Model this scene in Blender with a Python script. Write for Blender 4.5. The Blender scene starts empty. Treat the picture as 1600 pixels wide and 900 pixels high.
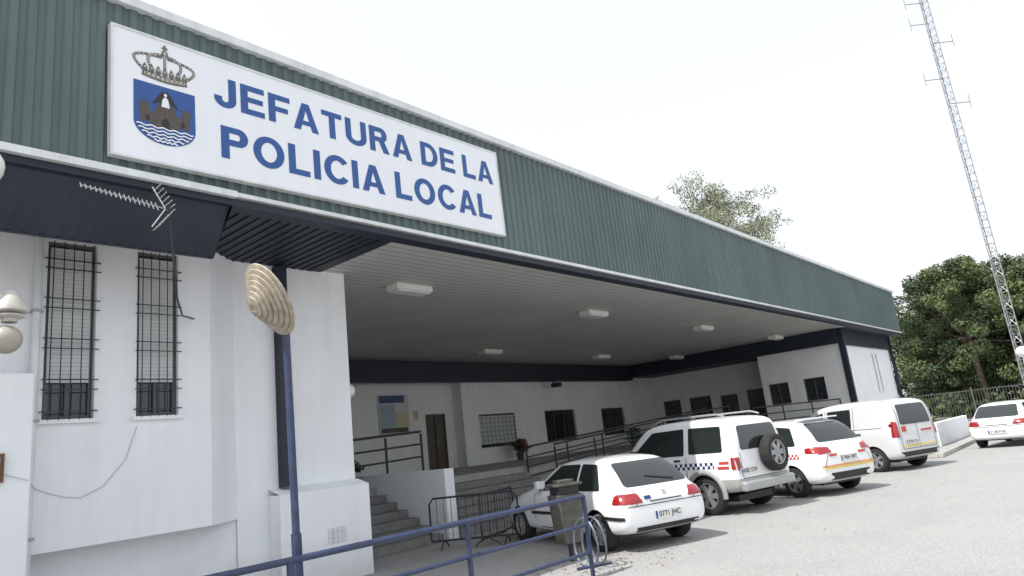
import bpy, math, random, bmesh
import numpy as np
from mathutils import Vector, Matrix
from mathutils.bvhtree import BVHTree
rad=math.radians
random.seed(7)
scene=bpy.context.scene
scene.view_settings.view_transform='Standard'; scene.view_settings.look='None'; scene.view_settings.exposure=0
COL=scene.collection
ORG={}
# ------------------------------------------------------------------ materials
def mat(name,col,rough=.6,metal=0.0,var=.12,scale=4.0,bump=0.0,bscale=40.0,coat=0.0,spec=.5,streak=0.0,dirt=0.0,stretch=(1,1,1)):
    m=bpy.data.materials.new(name); m.use_nodes=True; nt=m.node_tree; N=nt.nodes; L=nt.links
    b=N['Principled BSDF']; b.inputs['Roughness'].default_value=rough; b.inputs['Metallic'].default_value=metal
    b.inputs['Coat Weight'].default_value=coat; b.inputs['Specular IOR Level'].default_value=spec
    tc=N.new('ShaderNodeNewGeometry'); mp=N.new('ShaderNodeMapping'); mp.inputs['Scale'].default_value=stretch
    L.new(tc.outputs['Position'],mp.inputs['Vector'])
    n=N.new('ShaderNodeTexNoise'); n.inputs['Scale'].default_value=scale; n.inputs['Detail'].default_value=5
    L.new(mp.outputs[0],n.inputs['Vector'])
    r=N.new('ShaderNodeValToRGB'); r.color_ramp.elements[0].position=.3; r.color_ramp.elements[1].position=.7
    r.color_ramp.elements[0].color=tuple(c*(1-var) for c in col)+(1,)
    r.color_ramp.elements[1].color=tuple(min(1,c*(1+var*.6)) for c in col)+(1,)
    L.new(n.outputs['Fac'],r.inputs['Fac']); out=r.outputs['Color']
    if streak>0:
        mp2=N.new('ShaderNodeMapping'); mp2.inputs['Scale'].default_value=(3.0,3.0,.22); L.new(tc.outputs['Position'],mp2.inputs['Vector'])
        n2=N.new('ShaderNodeTexNoise'); n2.inputs['Scale'].default_value=1.6; n2.inputs['Detail'].default_value=6; n2.inputs['Roughness'].default_value=.65; L.new(mp2.outputs[0],n2.inputs['Vector'])
        r2=N.new('ShaderNodeValToRGB'); r2.color_ramp.elements[0].position=.32; r2.color_ramp.elements[1].position=.58
        r2.color_ramp.elements[0].color=(1-streak,1-streak*1.05,1-streak*1.15,1); r2.color_ramp.elements[1].color=(1,1,1,1)
        L.new(n2.outputs['Fac'],r2.inputs['Fac'])
        x=N.new('ShaderNodeMixRGB'); x.blend_type='MULTIPLY'; x.inputs['Fac'].default_value=1; L.new(out,x.inputs['Color1']); L.new(r2.outputs['Color'],x.inputs['Color2']); out=x.outputs['Color']
    if dirt>0:
        sp=N.new('ShaderNodeSeparateXYZ'); L.new(tc.outputs['Position'],sp.inputs[0])
        n3=N.new('ShaderNodeTexNoise'); n3.inputs['Scale'].default_value=2.5; n3.inputs['Detail'].default_value=6; L.new(tc.outputs['Position'],n3.inputs['Vector'])
        ad=N.new('ShaderNodeMath'); ad.operation='SUBTRACT'; L.new(sp.outputs['Z'],ad.inputs[0]); L.new(n3.outputs['Fac'],ad.inputs[1])
        mr=N.new('ShaderNodeMapRange'); mr.inputs['From Min'].default_value=-.5; mr.inputs['From Max'].default_value=.2; mr.inputs['To Min'].default_value=dirt; mr.inputs['To Max'].default_value=0
        L.new(ad.outputs[0],mr.inputs['Value'])
        x=N.new('ShaderNodeMixRGB'); L.new(mr.outputs[0],x.inputs['Fac']); L.new(out,x.inputs['Color1']); x.inputs['Color2'].default_value=(.30,.28,.25,1); out=x.outputs['Color']
    L.new(out,b.inputs['Base Color'])
    if bump>0:
        nb=N.new('ShaderNodeTexNoise'); nb.inputs['Scale'].default_value=bscale; nb.inputs['Detail'].default_value=6; L.new(tc.outputs['Position'],nb.inputs['Vector'])
        bp=N.new('ShaderNodeBump'); bp.inputs['Strength'].default_value=bump; bp.inputs['Distance'].default_value=.02; L.new(nb.outputs['Fac'],bp.inputs['Height']); L.new(bp.outputs[0],b.inputs['Normal'])
    return m
M={}
M['wall']=mat('white_render',(.87,.885,.91),.85,var=.035,scale=1.2,bump=.25,bscale=60,streak=.05,dirt=.35)
M['wall_in']=mat('inner_white_render',(.84,.84,.83),.85,var=.05,scale=1.2,bump=.2,bscale=60,streak=.06)
M['green']=mat('green_cladding',(.118,.160,.158),.6,var=.14,scale=.7,streak=.15,spec=.35)
M['coping']=mat('coping_metal',(.72,.75,.75),.4,var=.08,streak=.15)
M['navy']=mat('navy_cladding',(.014,.020,.034),.55,var=.2,scale=3)
M['navy2']=mat('navy_ribbed_panel',(.019,.027,.043),.5,var=.25,scale=2)
M['ceil']=mat('ceiling_slats',(.52,.525,.49),.5,var=.10,scale=.6)
M['steel']=mat('galvanised_steel',(.33,.34,.35),.45,metal=.5,var=.1)
M['rack']=mat('rack_steel',(.16,.18,.22),.45,metal=.4,var=.2)
M['darksteel']=mat('dark_painted_steel',(.028,.03,.034),.5,var=.2,scale=9)
M['fencegrey']=mat('weathered_fence',(.085,.085,.08),.6,var=.2,scale=9)
M['blue']=mat('blue_railing_paint',(.036,.050,.112),.42,var=.3,scale=14,bump=.15,bscale=80)
M['glass']=mat('window_glass',(.02,.025,.03),.06,var=.2,spec=.8)
M['carglass']=mat('car_glass',(.018,.024,.024),.04,var=.1,spec=.9)
M['frame']=mat('window_frame',(.10,.10,.10),.5)
M['blind']=mat('roller_blind',(.60,.615,.61),.7,var=.08,scale=.5)
M['white']=mat('car_white_paint',(.80,.81,.82),.28,var=.04,scale=2.5,coat=.7)
M['silver']=mat('silver_paint',(.40,.41,.41),.35,metal=.35,var=.06,coat=.4)
M['black']=mat('black_plastic',(.02,.02,.021),.55,var=.2)
M['rubber']=mat('rubber',(.022,.022,.022),.85,var=.3,scale=15)
M['rim']=mat('rim_alloy',(.36,.37,.38),.35,metal=.6,var=.1)
M['red']=mat('red_lamp',(.30,.012,.014),.15,var=.25,scale=20,coat=.8)
M['orange']=mat('orange_mark',(.75,.26,.05),.4,var=.08)
M['yellow']=mat('yellow_mark',(.70,.55,.14),.4,var=.08)
M['redmark']=mat('red_mark',(.50,.06,.05),.4,var=.3,scale=60)
M['bluemark']=mat('blue_mark',(.02,.045,.16),.4,var=.08)
M['lampglass']=mat('clear_lamp',(.55,.57,.58),.12,var=.1,coat=.8)
M['plate']=mat('number_plate_white',(.70,.70,.67),.4,var=.05)
M['signwhite']=mat('sign_white',(.82,.84,.88),.4,var=.03,scale=.8,streak=.03)
M['signblue']=mat('sign_blue',(.022,.085,.29),.4,var=.05)
M['crownbrown']=mat('crest_brown',(.085,.072,.062),.5,var=.45,scale=45)
M['crowngrey']=mat('crest_grey',(.13,.13,.12),.5,var=.3,scale=30)
M['gold']=mat('crest_gold',(.50,.46,.38),.5,var=.2,scale=30)
M['concrete']=mat('concrete',(.36,.355,.34),.85,var=.2,scale=5,bump=.3)
M['step']=mat('step_stone',(.21,.205,.20),.8,var=.2,scale=6,bump=.2)
M['floor']=mat('terrace_floor',(.36,.355,.345),.6,var=.15,scale=4)
M['bark']=mat('bark',(.09,.065,.045),.9,var=.35,scale=6,bump=.8,bscale=12,stretch=(1,1,.3))
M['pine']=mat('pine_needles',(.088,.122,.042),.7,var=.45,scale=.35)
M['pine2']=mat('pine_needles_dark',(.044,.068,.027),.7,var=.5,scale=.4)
M['euca']=mat('tree_leaves',(.27,.29,.20),.6,var=.25,scale=.5)
M['plant']=mat('plant_leaves',(.04,.075,.03),.6,var=.4,scale=6)
M['flower']=mat('flower_red',(.25,.06,.05),.6,var=.3,scale=20)
M['terra']=mat('dark_pot',(.09,.07,.055),.8,var=.2)
M['globe']=mat('opal_globe',(.78,.77,.74),.3,var=.06,spec=.5)
M['cream']=mat('tan_enamel',(.40,.345,.265),.6,var=.35,scale=12,bump=.2)
M['hood']=mat('aged_hood',(.52,.50,.45),.5,var=.25,scale=10)
M['amber']=mat('aged_globe',(.36,.33,.28),.35,var=.25,scale=6)
M['wood']=mat('brown_board',(.14,.065,.035),.6,var=.2)
M['paper']=mat('paper',(.60,.62,.62),.7,var=.1,scale=8)
M['ppblue']=mat('poster_blue',(.36,.47,.54),.6,var=.3,scale=9)
M['ppyel']=mat('poster_yellow',(.60,.54,.34),.6,var=.2,scale=9)
M['bin']=mat('bin_grey',(.095,.09,.08),.7,var=.35,scale=9,bump=.3)
M['door']=mat('door_brown',(.075,.055,.04),.5,var=.2)
M['light']=mat('light_diffuser',(.78,.78,.74),.5,var=.05)
M['tile']=mat('kerb_stone',(.42,.41,.39),.85,var=.15,scale=4,bump=.2)
M['litter']=mat('dry_leaves',(.16,.11,.06),.9,var=.5,scale=8)
# ground
def ground_mat():
    m=bpy.data.materials.new('asphalt'); m.use_nodes=True; nt=m.node_tree;N=nt.nodes;L=nt.links;b=N['Principled BSDF']; b.inputs['Roughness'].default_value=.9
    g=N.new('ShaderNodeNewGeometry')
    def noise(s,d=6,r=.6):
        n=N.new('ShaderNodeTexNoise'); n.inputs['Scale'].default_value=s;n.inputs['Detail'].default_value=d;n.inputs['Roughness'].default_value=r;L.new(g.outputs['Position'],n.inputs['Vector']);return n
    def ramp(n,p0,c0,p1,c1,o='Fac'):
        r=N.new('ShaderNodeValToRGB');r.color_ramp.elements[0].position=p0;r.color_ramp.elements[1].position=p1
        r.color_ramp.elements[0].color=c0+(1,);r.color_ramp.elements[1].color=c1+(1,);L.new(n.outputs[o],r.inputs['Fac']);return r
    a=ramp(noise(.3),.3,(.355,.350,.346),.7,(.40,.395,.388))
    s=ramp(noise(38,4,.85),.36,(.60,.60,.60),.62,(1.12,1.12,1.12))
    s2=ramp(noise(9,5,.8),.3,(.86,.86,.86),.65,(1.05,1.05,1.05))
    p=ramp(noise(.9,8,.7),.28,(.90,.895,.89),.5,(1,1,1))
    out=a.outputs[0]
    for x in (s,s2,p):
        k=N.new('ShaderNodeMixRGB');k.blend_type='MULTIPLY';k.inputs['Fac'].default_value=1;L.new(out,k.inputs['Color1']);L.new(x.outputs[0],k.inputs['Color2']);out=k.outputs[0]
    L.new(out,b.inputs['Base Color'])
    bp=N.new('ShaderNodeBump');bp.inputs['Strength'].default_value=.6;bp.inputs['Distance'].default_value=.012;L.new(noise(60,3).outputs['Fac'],bp.inputs['Height']);L.new(bp.outputs[0],b.inputs['Normal'])
    return m
M['asphalt']=ground_mat()
def slat_mat():
    m=M['ceil'];nt=m.node_tree;N=nt.nodes;L=nt.links;b=N['Principled BSDF']
    g=N.new('ShaderNodeNewGeometry');s=N.new('ShaderNodeSeparateXYZ');L.new(g.outputs['Position'],s.inputs[0])
    a=N.new('ShaderNodeMath');a.operation='MULTIPLY';a.inputs[1].default_value=1/.2;L.new(s.outputs['Y'],a.inputs[0])
    f=N.new('ShaderNodeMath');f.operation='FRACT';L.new(a.outputs[0],f.inputs[0])
    r=N.new('ShaderNodeValToRGB');e=r.color_ramp.elements;e[0].position=0;e[0].color=(.2,.2,.2,1);e[1].position=.18;e[1].color=(1,1,1,1);L.new(f.outputs[0],r.inputs['Fac'])
    k=N.new('ShaderNodeMixRGB');k.blend_type='MULTIPLY';k.inputs['Fac'].default_value=1
    src=b.inputs['Base Color'].links[0].from_socket;L.new(src,k.inputs['Color1']);L.new(r.outputs[0],k.inputs['Color2']);L.new(k.outputs[0],b.inputs['Base Color'])
slat_mat()
# ------------------------------------------------------------------ mesh helper
class G:
    def __init__(s): s.v=[];s.f=[];s.m=[]
    def add(s,vs,fs,mi=0):
        o=len(s.v); s.v+= [tuple(p) for p in vs]; s.f+=[tuple(i+o for i in f) for f in fs]; s.m+=[mi]*len(fs); return s
    def box(s,x0,x1,y0,y1,z0,z1,mi=0):
        vs=[(x0,y0,z0),(x1,y0,z0),(x1,y1,z0),(x0,y1,z0),(x0,y0,z1),(x1,y0,z1),(x1,y1,z1),(x0,y1,z1)]
        return s.add(vs,[(0,3,2,1),(4,5,6,7),(0,1,5,4),(1,2,6,5),(2,3,7,6),(3,0,4,7)],mi)
    def mbox(s,mx,sx,sy,sz,mi=0):
        vs=[mx@Vector((a*sx/2,b*sy/2,c*sz/2)) for c in(-1,1) for a,b in((-1,-1),(1,-1),(1,1),(-1,1))]
        return s.add(vs,[(0,3,2,1),(4,5,6,7),(0,1,5,4),(1,2,6,5),(2,3,7,6),(3,0,4,7)],mi)
    def tube(s,pts,r,n=8,mi=0,r1=None,closed=False):
        pts=[Vector(p) for p in pts]; k=len(pts); vs=[];fs=[]; prev=None
        for i,p in enumerate(pts):
            if closed: t=(pts[(i+1)%k]-pts[i-1]).normalized()
            else: t=(pts[min(i+1,k-1)]-pts[max(i-1,0)]).normalized()
            if prev is None:
                u=Vector((0,0,1)) if abs(t.z)<.9 else Vector((1,0,0)); u=(u-t*u.dot(t)).normalized()
            else: u=(prev-t*prev.dot(t)).normalized()
            prev=u; w=t.cross(u); rr=r if r1 is None else r+(r1-r)*i/(k-1)
            for j in range(n):
                a=2*math.pi*j/n; vs.append(p+u*math.cos(a)*rr+w*math.sin(a)*rr)
        for i in range(k if closed else k-1):
            for j in range(n):
                a=i*n+j;b=i*n+(j+1)%n;i2=(i+1)%k; fs.append((a,b,i2*n+(j+1)%n,i2*n+j))
        if not closed: fs+=[tuple(range(n))[::-1],tuple((k-1)*n+j for j in range(n))]
        return s.add(vs,fs,mi)
    def lathe(s,prof,mx=None,n=24,mi=0):
        mx=mx or Matrix(); vs=[];fs=[];k=len(prof)
        for r,z in prof:
            for j in range(n):
                a=2*math.pi*j/n; vs.append(mx@Vector((r*math.cos(a),r*math.sin(a),z)))
        for i in range(k-1):
            for j in range(n): fs.append((i*n+j,i*n+(j+1)%n,(i+1)*n+(j+1)%n,(i+1)*n+j))
        return s.add(vs,fs,mi)
    def ball(s,c,r,n=20,mi=0,sq=1.0):
        prof=[(max(1e-4,r*math.sin(math.pi*i/10)),-r*sq*math.cos(math.pi*i/10)) for i in range(11)]
        return s.lathe(prof,Matrix.Translation(c),n,mi)
    def make(s,name,mats,parent=None,smooth=False,world=True,bevel=0):
        if not isinstance(mats,(list,tuple)): mats=[mats]
        me=bpy.data.meshes.new(name); o=ORG.get(parent.name,Vector()) if (parent and world) else Vector()
        me.from_pydata([tuple(Vector(p)-o) for p in s.v],[],s.f)
        for m in mats: me.materials.append(M[m] if isinstance(m,str) else m)
        me.polygons.foreach_set('material_index',s.m)
        if smooth:
            me.polygons.foreach_set('use_smooth',[True]*len(me.polygons)); me.update(); me.set_sharp_from_angle(angle=rad(40))
        me.update()
        return link(name,me,parent,o,bevel)
def link(name,me,parent=None,o=Vector(),bevel=0):
    ob=bpy.data.objects.new(name,me); COL.objects.link(ob)
    if parent: ob.parent=parent
    ORG[ob.name]=Vector(o)
    if bevel:
        b=ob.modifiers.new('b','BEVEL'); b.width=bevel; b.segments=2; b.limit_method='ANGLE'
    return ob
def tag(o,label,cat,group=None,kind=None):
    if label:o['label']=label
    if cat:o['category']=cat
    if group:o['group']=group
    if kind:o['kind']=kind
    return o
def empty(name,loc,label,cat,group=None,rz=0):
    o=bpy.data.objects.new(name,None); COL.objects.link(o); o.location=loc; o.rotation_euler=(0,0,rz); o.empty_display_size=.2
    ORG[o.name]=Vector(loc); return tag(o,label,cat,group)
def kids(o): return [c for c in bpy.data.objects if c.parent==o]
def copy_thing(o,loc=None,rz=None,label=None,parent=None,top=True):
    c=o.copy(); COL.objects.link(c)
    if top:
        if loc is not None:c.location=loc
        if rz is not None:c.rotation_euler=(0,0,rz)
        if label:c['label']=label
    else: c.parent=parent; c.matrix_parent_inverse=o.matrix_parent_inverse.copy()
    for k in kids(o): copy_thing(k,parent=c,top=False)
    return c
def wall_open(g,axis,c,u0,u1,z0,z1,ops,depth,mi=0):
    """wall sheet at plane axis=c spanning u,z with rectangular openings (u0,u1,z0,z1) and reveals of depth"""
    us=sorted({u0,u1,*[o[0] for o in ops],*[o[1] for o in ops]}); zs=sorted({z0,z1,*[o[2] for o in ops],*[o[3] for o in ops]})
    P=(lambda u,z,d=0:(u,c+d,z)) if axis=='y' else (lambda u,z,d=0:(c+d,u,z))
    for i in range(len(us)-1):
        for j in range(len(zs)-1):
            uc=(us[i]+us[i+1])/2; zc=(zs[j]+zs[j+1])/2
            if any(o[0]<uc<o[1] and o[2]<zc<o[3] for o in ops): continue
            g.add([P(us[i],zs[j]),P(us[i+1],zs[j]),P(us[i+1],zs[j+1]),P(us[i],zs[j+1])],[(0,1,2,3)],mi)
    for a,b,d,e in ops:
        g.add([P(a,d),P(b,d),P(b,e),P(a,e),P(a,d,depth),P(b,d,depth),P(b,e,depth),P(a,e,depth)],[(0,1,5,4),(1,2,6,5),(2,3,7,6),(3,0,4,7)],mi)
# ------------------------------------------------------------------ camera
p=rad(12.8);a=rad(40)
F=Vector((math.cos(p)*math.cos(a),math.cos(p)*math.sin(a),math.sin(p)));R0=Vector((math.sin(a),-math.cos(a),0));U0=R0.cross(F)
c_,s_=math.cos(rad(6.4)),math.sin(rad(6.4)); R=R0*c_-U0*s_; U=U0*c_+R0*s_
cd=bpy.data.cameras.new('camera');cd.sensor_width=36;cd.lens=36*1073/1600;cd.clip_end=2000;cd.clip_start=.05
cam=bpy.data.objects.new('camera',cd);COL.objects.link(cam)
cam.matrix_world=Matrix(((R.x,U.x,-F.x,0),(R.y,U.y,-F.y,0),(R.z,U.z,-F.z,1.75),(0,0,0,1)));scene.camera=cam
# ------------------------------------------------------------------ world & sun
SUN=Vector((-.55,.13,.82)).normalized()
el=math.asin(SUN.z); az=math.atan2(SUN.x,SUN.y)
w=bpy.data.worlds.new('World');scene.world=w;w.use_nodes=True;nt=w.node_tree
sky=nt.nodes.new('ShaderNodeTexSky');sky.sky_type='NISHITA';sky.sun_disc=False;sky.sun_elevation=el;sky.sun_rotation=az
sky.air_density=1.2;sky.dust_density=4;sky.ozone_density=1;sky.altitude=0
hs=nt.nodes.new('ShaderNodeHueSaturation');hs.inputs['Saturation'].default_value=.5;hs.inputs['Value'].default_value=1.5
hz=nt.nodes.new('ShaderNodeMixRGB');hz.inputs['Fac'].default_value=.65;hz.inputs['Color2'].default_value=(8.25,8.65,9.1,1)
nt.links.new(sky.outputs[0],hs.inputs['Color']);nt.links.new(hs.outputs[0],hz.inputs['Color1']);bg=nt.nodes['Background'];nt.links.new(hz.outputs[0],bg.inputs['Color']);bg.inputs['Strength'].default_value=.15
sl=bpy.data.lights.new('sun','SUN');sl.energy=5.0;sl.angle=rad(.5);sl.color=(1,.97,.92)
so=bpy.data.objects.new('sun',sl);COL.objects.link(so);so.rotation_euler=SUN.to_track_quat('Z','Y').to_euler();so.location=(0,0,30)
# ------------------------------------------------------------------ ground
g=G();g.add([(-500,-500,0),(600,-500,0),(600,500,0),(-500,500,0)],[(0,1,2,3)])
o=g.make('ground',['asphalt']);o['kind']='structure'
g=G();g.box(24.3,44,4.5,8.3,0,.13);o=g.make('pavement',['concrete']);o['kind']='structure'
g=G();g.box(24.15,44,4.36,4.497,0,.135);g.box(24.15,24.297,4.5,8.3,0,.135);o=g.make('kerb',['tile'],bevel=.02);o['kind']='structure'
rg=random.Random(21);g=G()
for i in range(420):
    if i<300: x,y=rg.gauss(8.2,1.0),rg.gauss(6.1,.55)
    else: x,y=rg.uniform(3,26),rg.uniform(2.5,10)
    a0=rg.uniform(0,6.28);s=rg.uniform(.012,.028);c,d=math.cos(a0)*s,math.sin(a0)*s
    g.add([(x+c,y+d,.006),(x-d*.5,y+c*.5,.014),(x-c,y-d,.006),(x+d*.5,y-c*.5,.006)],[(0,1,2,3)])
tag(g.make('leaf_litter',['litter']),'dry leaves scattered over the asphalt','leaves',kind='stuff')
# ------------------------------------------------------------------ building
B=empty('police_station',(20,14,0),'low white police station with green corrugated fascia and deep canopy','building')
FX0,FX1,FY=-4.0,39.3,7.65
def corrug(x0,x1,y,z0,z1,pitch=.165,dep=.026,ax='x'):
    g=G();n=int((x1-x0)/pitch);pts=[]
    for i in range(n):
        b=x0+i*pitch
        pts+= [(b,0),(b+pitch*.42,0),(b+pitch*.55,dep),(b+pitch*.87,dep)]
    pts.append((x1,0))
    vs=[]
    for u,d in pts:
        for z in(z0,z1): vs.append((u,y+d,z) if ax=='x' else (y-d,u,z))
    fs=[(2*i,2*i+2,2*i+3,2*i+1) for i in range(len(pts)-1)]
    return g.add(vs,fs)
g=corrug(FX0,FX1,FY,5.16,7.22); g.make('fascia',['green'],B)
g=corrug(FY,20,FX1,5.16,7.22,ax='y'); g.make('side_fascia',['green'],B)
g=G();g.box(FX0,FX1+.06,FY-.07,FY+.12,7.20,7.32);g.box(FX1-.1,FX1+.06,FY+.123,20,7.20,7.32);g.make('coping',['coping'],B,bevel=.01)
g=G();g.box(FX0,4.0,FY-.06,FY+.05,5.085,5.165);g.box(4.0,FX1+.04,FY-.035,FY+.05,5.105,5.160);g.make('fascia_trim',['coping'],B)
g=G();g.box(FX0,FX1,FY+.01,7.9,5.0,5.08)
g.box(FX0,6.72,7.903,9.93,5.03,5.09)
g.box(31.0,FX1,7.903,20,5.03,5.09)
for i in range(70):
    x=FX0+.1+i*.15
    g.box(x,x+.06,7.91,9.9,5.012,5.028)
g.make('soffit',['navy'],B)
# inclined ribbed navy panel below the fascia
g=G();n=int(8.0/.15);A0=Vector((0,7.69,5.085));A1=Vector((0,8.20,4.46));dn=Vector((0,-(A1.z-A0.z)*-1,(A1.y-A0.y)*-1)).normalized()*.02;pts=[]
for i in range(n):
    b=FX0+i*.15;pts+=[(b,0),(b+.065,0),(b+.085,1),(b+.13,1)]
pts.append((3.98,0));vs=[]
for u,k in pts:
    for Q in (A0,A1): vs.append((u,Q.y-dn.y*k*-1,Q.z+dn.z*k*-1))
g.add(vs,[(2*i,2*i+2,2*i+3,2*i+1) for i in range(len(pts)-1)])
g.add([(3.985,7.69,5.085),(3.985,8.20,4.46),(3.985,8.26,4.46),(3.985,8.26,5.0),(3.985,7.69,5.0)],[(0,1,2,3,4)])
g.box(FX0,3.983,8.205,8.26,4.46,5.0)
g.make('ribbed_panel',['navy2'],B)
g=G();g.box(6.723,31,7.903,19.6,5.05,5.09);g.make('ceiling',['ceil'],B)
g=G();g.box(FX0,FX1-.05,FY+.06,20,7.0,7.12);g.box(FX0,FX1-.05,FY+.06,FY+.1,5.1,7.0);g.make('roof',['concrete'],B)
g=G();g.box(7.3,31,18.6,18.95,4.30,5.049);g.box(30.7,31.0,8.4,18.6,4.42,5.03);g.box(31.0,39.2,8.3,8.45,4.36,5.028);g.make('beam',['navy'],B)
# left wing walls
W1=(2.53,3.08,2.63,4.85);W2=(3.57,4.10,2.63,4.86)
g=G();wall_open(g,'y',9.5,FX0,4.55,1.14,5.0,[W1,W2],.14)
g.add([(4.55,9.5,1.14),(5.12,9.93,1.14),(5.12,9.93,5.03),(4.55,9.5,5.03)],[(0,1,2,3)])
g.add([(FX0,9.5,1.14),(4.55,9.5,1.14),(5.12,9.93,1.14),(5.12,10.0,1.14),(FX0,10.0,1.14)],[(4,3,2,1,0)])
g.add([(FX0,9.58,0),(5.7,9.98,0),(5.7,9.98,1.14),(FX0,9.58,1.14)],[(0,1,2,3)])
wall_open(g,'y',9.93,5.12,7.2,0,5.049,[],.1)
g.add([(7.2,9.93,0),(7.2,19.6,0),(7.2,19.6,5.05),(7.2,9.93,5.05)],[(0,1,2,3)])
g.add([(FX0,9.5,0),(FX0,19.6,0),(FX0,19.6,5.05),(FX0,9.5,5.05)],[(3,2,1,0)])
g.make('wall',['wall'],B)
g=G();g.box(5.62,7.24,9.62,9.927,0,1.40);g.add([(5.62,9.62,1.40),(7.24,9.62,1.40),(7.24,9.925,1.49),(5.62,9.925,1.49)],[(0,1,2,3)]);g.make('plinth',['wall'],B)
g=G();g.box(FX0,2.34,9.05,9.497,0,3.12);g.make('low_wall',['wall'],B,bevel=.02)
g=G();g.box(5.79,5.97,9.78,9.925,1.5,5.0);g.make('column',['navy'],B)
g=G()
for i in range(4):
    for j in range(3): g.box(6.42+i*.085,6.495+i*.085,9.604,9.617,.58+j*.08,.65+j*.08)
g.make('vent_grille',['coping'],B)
# inside walls
DOOR=(17.42,18.44,1.16,3.2)
g=G();wall_open(g,'y',19.5,7.2,18.9,0,5.05,[DOOR],.15)
g.add([(18.9,19.0,1.1),(18.9,19.5,1.1),(18.9,19.5,5.0),(18.9,19.0,5.0)],[(3,2,1,0)])
BW=[(19.75,21.9,1.75,3.05),(23.9,26.1,1.7,3.05),(28.3,30.3,1.7,3.0)]
wall_open(g,'y',19.0,18.9,34,1.1,5.05,BW,.15)
SW=[(10.85,11.75,2.2,3.12),(9.3,10.2,2.18,3.15)]
wall_open(g,'x',31.0,8.45,12.0,1.1,4.43,SW,.15)
g.add([(31.0,12.0,1.1),(33.5,12.0,1.1),(33.5,12.0,5.0),(31.0,12.0,5.0)],[(0,1,2,3)])
RW=[(12.6,13.6,1.15,3.1),(14.1,15.0,1.9,3.0),(15.5,16.7,1.15,3.1),(17.2,18.2,1.15,3.1)]
wall_open(g,'x',33.0,12.0,19.0,1.1,5.05,RW,.15)
g.box(30.85,33.0,12.02,18.6,4.42,5.03,1)
g.make('inner_wall',['wall_in','navy'],B)
SL=[(35.7,35.95,2.3,4.1),(36.35,36.6,2.3,4.1)]
g=G();wall_open(g,'y',8.4,31.0,39.2,0,4.36,SL,.12)
g.add([(39.2,8.4,0),(39.2,20,0),(39.2,20,5.16),(39.2,8.4,5.16)],[(0,1,2,3)]);g.add([(31,8.4,0),(31,12,0),(31,12,1.1),(31,8.4,1.1)],[(3,2,1,0)])
g.add([(FX0,20,0),(39.2,20,0),(39.2,20,7.1),(FX0,20,7.1)],[(3,2,1,0)])
g.make('wing_wall',['wall'],B)
g=G();g.box(30.9,31.12,8.2,8.39,0,5.0);g.make('column',['navy'],B)
g=G();g.box(39.1,39.22,8.2,8.34,0,5.0);g.make('column',['navy'],B)
# terrace and steps
g=G();g.box(7.2,31,13.0,19.5,0,1.14);g.box(27,33,8.45,13.0,0,1.13);g.box(31,33.0,13.0,19,0,1.14);g.make('terrace',['floor'],B)
g=G()
for i in range(6): g.box(7.23,9.98,10.9+i*.35,12.997,i*.163,(i+1)*.163); g.box(10.28,15.0,10.9+i*.35,12.997,i*.163,(i+1)*.163)
g.make('steps',['step'],B,bevel=.012)
g=G();g.box(10.0,10.27,10.75,14.2,0,1.42);g.make('stair_cheek_wall',['wall'],B,bevel=.015)
g=G();g.add([(15.0,11.8,0),(27,11.8,0),(27,11.8,1.13),(15.0,11.8,.42),(15.0,12.99,0),(27,12.99,0),(27,12.99,1.13),(15.0,12.99,.42)],[(0,1,2,3),(3,2,6,7),(0,3,7,4),(4,7,6,5),(1,5,6,2)]);g.make('ramp',['concrete'],B)
# windows -------------------------------------------------------------
def window(ax,c,op,dep,blind=0,grille=None,sill=True,mull=1,glassmat='glass',out=-1):
    u0,u1,z0,z1=op
    def bx(g,ua,ub,za,zb,d0,d1,mi=0):
        if ax=='y': g.box(ua,ub,c+d0,c+d1,za,zb,mi)
        else: g.box(c+d0,c+d1,ua,ub,za,zb,mi)
    g=G();bx(g,u0+.03,u1-.03,z0+.03,z1-.03,dep-.02,dep-.005)
    wn=g.make('window',[glassmat],B)
    g=G();t=.045
    bx(g,u0+.001,u1-.001,z1-t,z1-.001,dep-.06,dep+.0);bx(g,u0+.001,u1-.001,z0+.001,z0+t,dep-.06,dep)
    bx(g,u0+.001,u0+t,z0+t,z1-t,dep-.06,dep);bx(g,u1-t,u1-.001,z0+t,z1-t,dep-.06,dep)
    for i in range(mull): 
        um=u0+(u1-u0)*(i+1)/(mull+1); bx(g,um-.02,um+.02,z0+t,z1-t,dep-.055,dep-.001)
    g.make('frame',['frame'],wn)
    if blind:
        g=G();zb=z1-(z1-z0)*blind;n=int((z1-t-zb)/.05)
        for i in range(n): bx(g,u0+t+.002,u1-t-.002,zb+i*.05,zb+i*.05+.047,dep-.085,dep-.06-.003*(i%2))
        g.make('blind',['blind'],wn)
    if sill:
        g=G();bx(g,u0-.06,u1+.06,z0-.05,z0-.003,-.05,.02);g.make('sill',['wall'],wn)
    if grille:
        g=G();nv,zl=grille
        for i in range(nv):
            u=u0+(u1-u0)*(i+.5)/nv if nv>1 else (u0+u1)/2
            P=(lambda z,d:(u,c+d,z)) if ax=='y' else (lambda z,d:(c+d,u,z))
            g.tube([P(z0-.02,-.045),P(z1-.02,-.045)],.007,6)
        for z in zl:
            bx(g,u0-.03,u1+.03,z-.006,z+.006,-.052,-.038)
        for z in (zl[0],zl[-1]):
            bx(g,u0-.03,u0-.015,z-.005,z+.005,-.038,.0);bx(g,u1+.015,u1+.03,z-.005,z+.005,-.038,.0)
        g.make('grille',['darksteel'],wn)
    return wn
zl=[2.72,2.98,3.10,3.48,3.60,3.98,4.10,4.48,4.6]
window('y',9.5,W1,.14,blind=.80,grille=(5,zl));window('y',9.5,W2,.14,blind=.80,grille=(5,zl))
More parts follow.
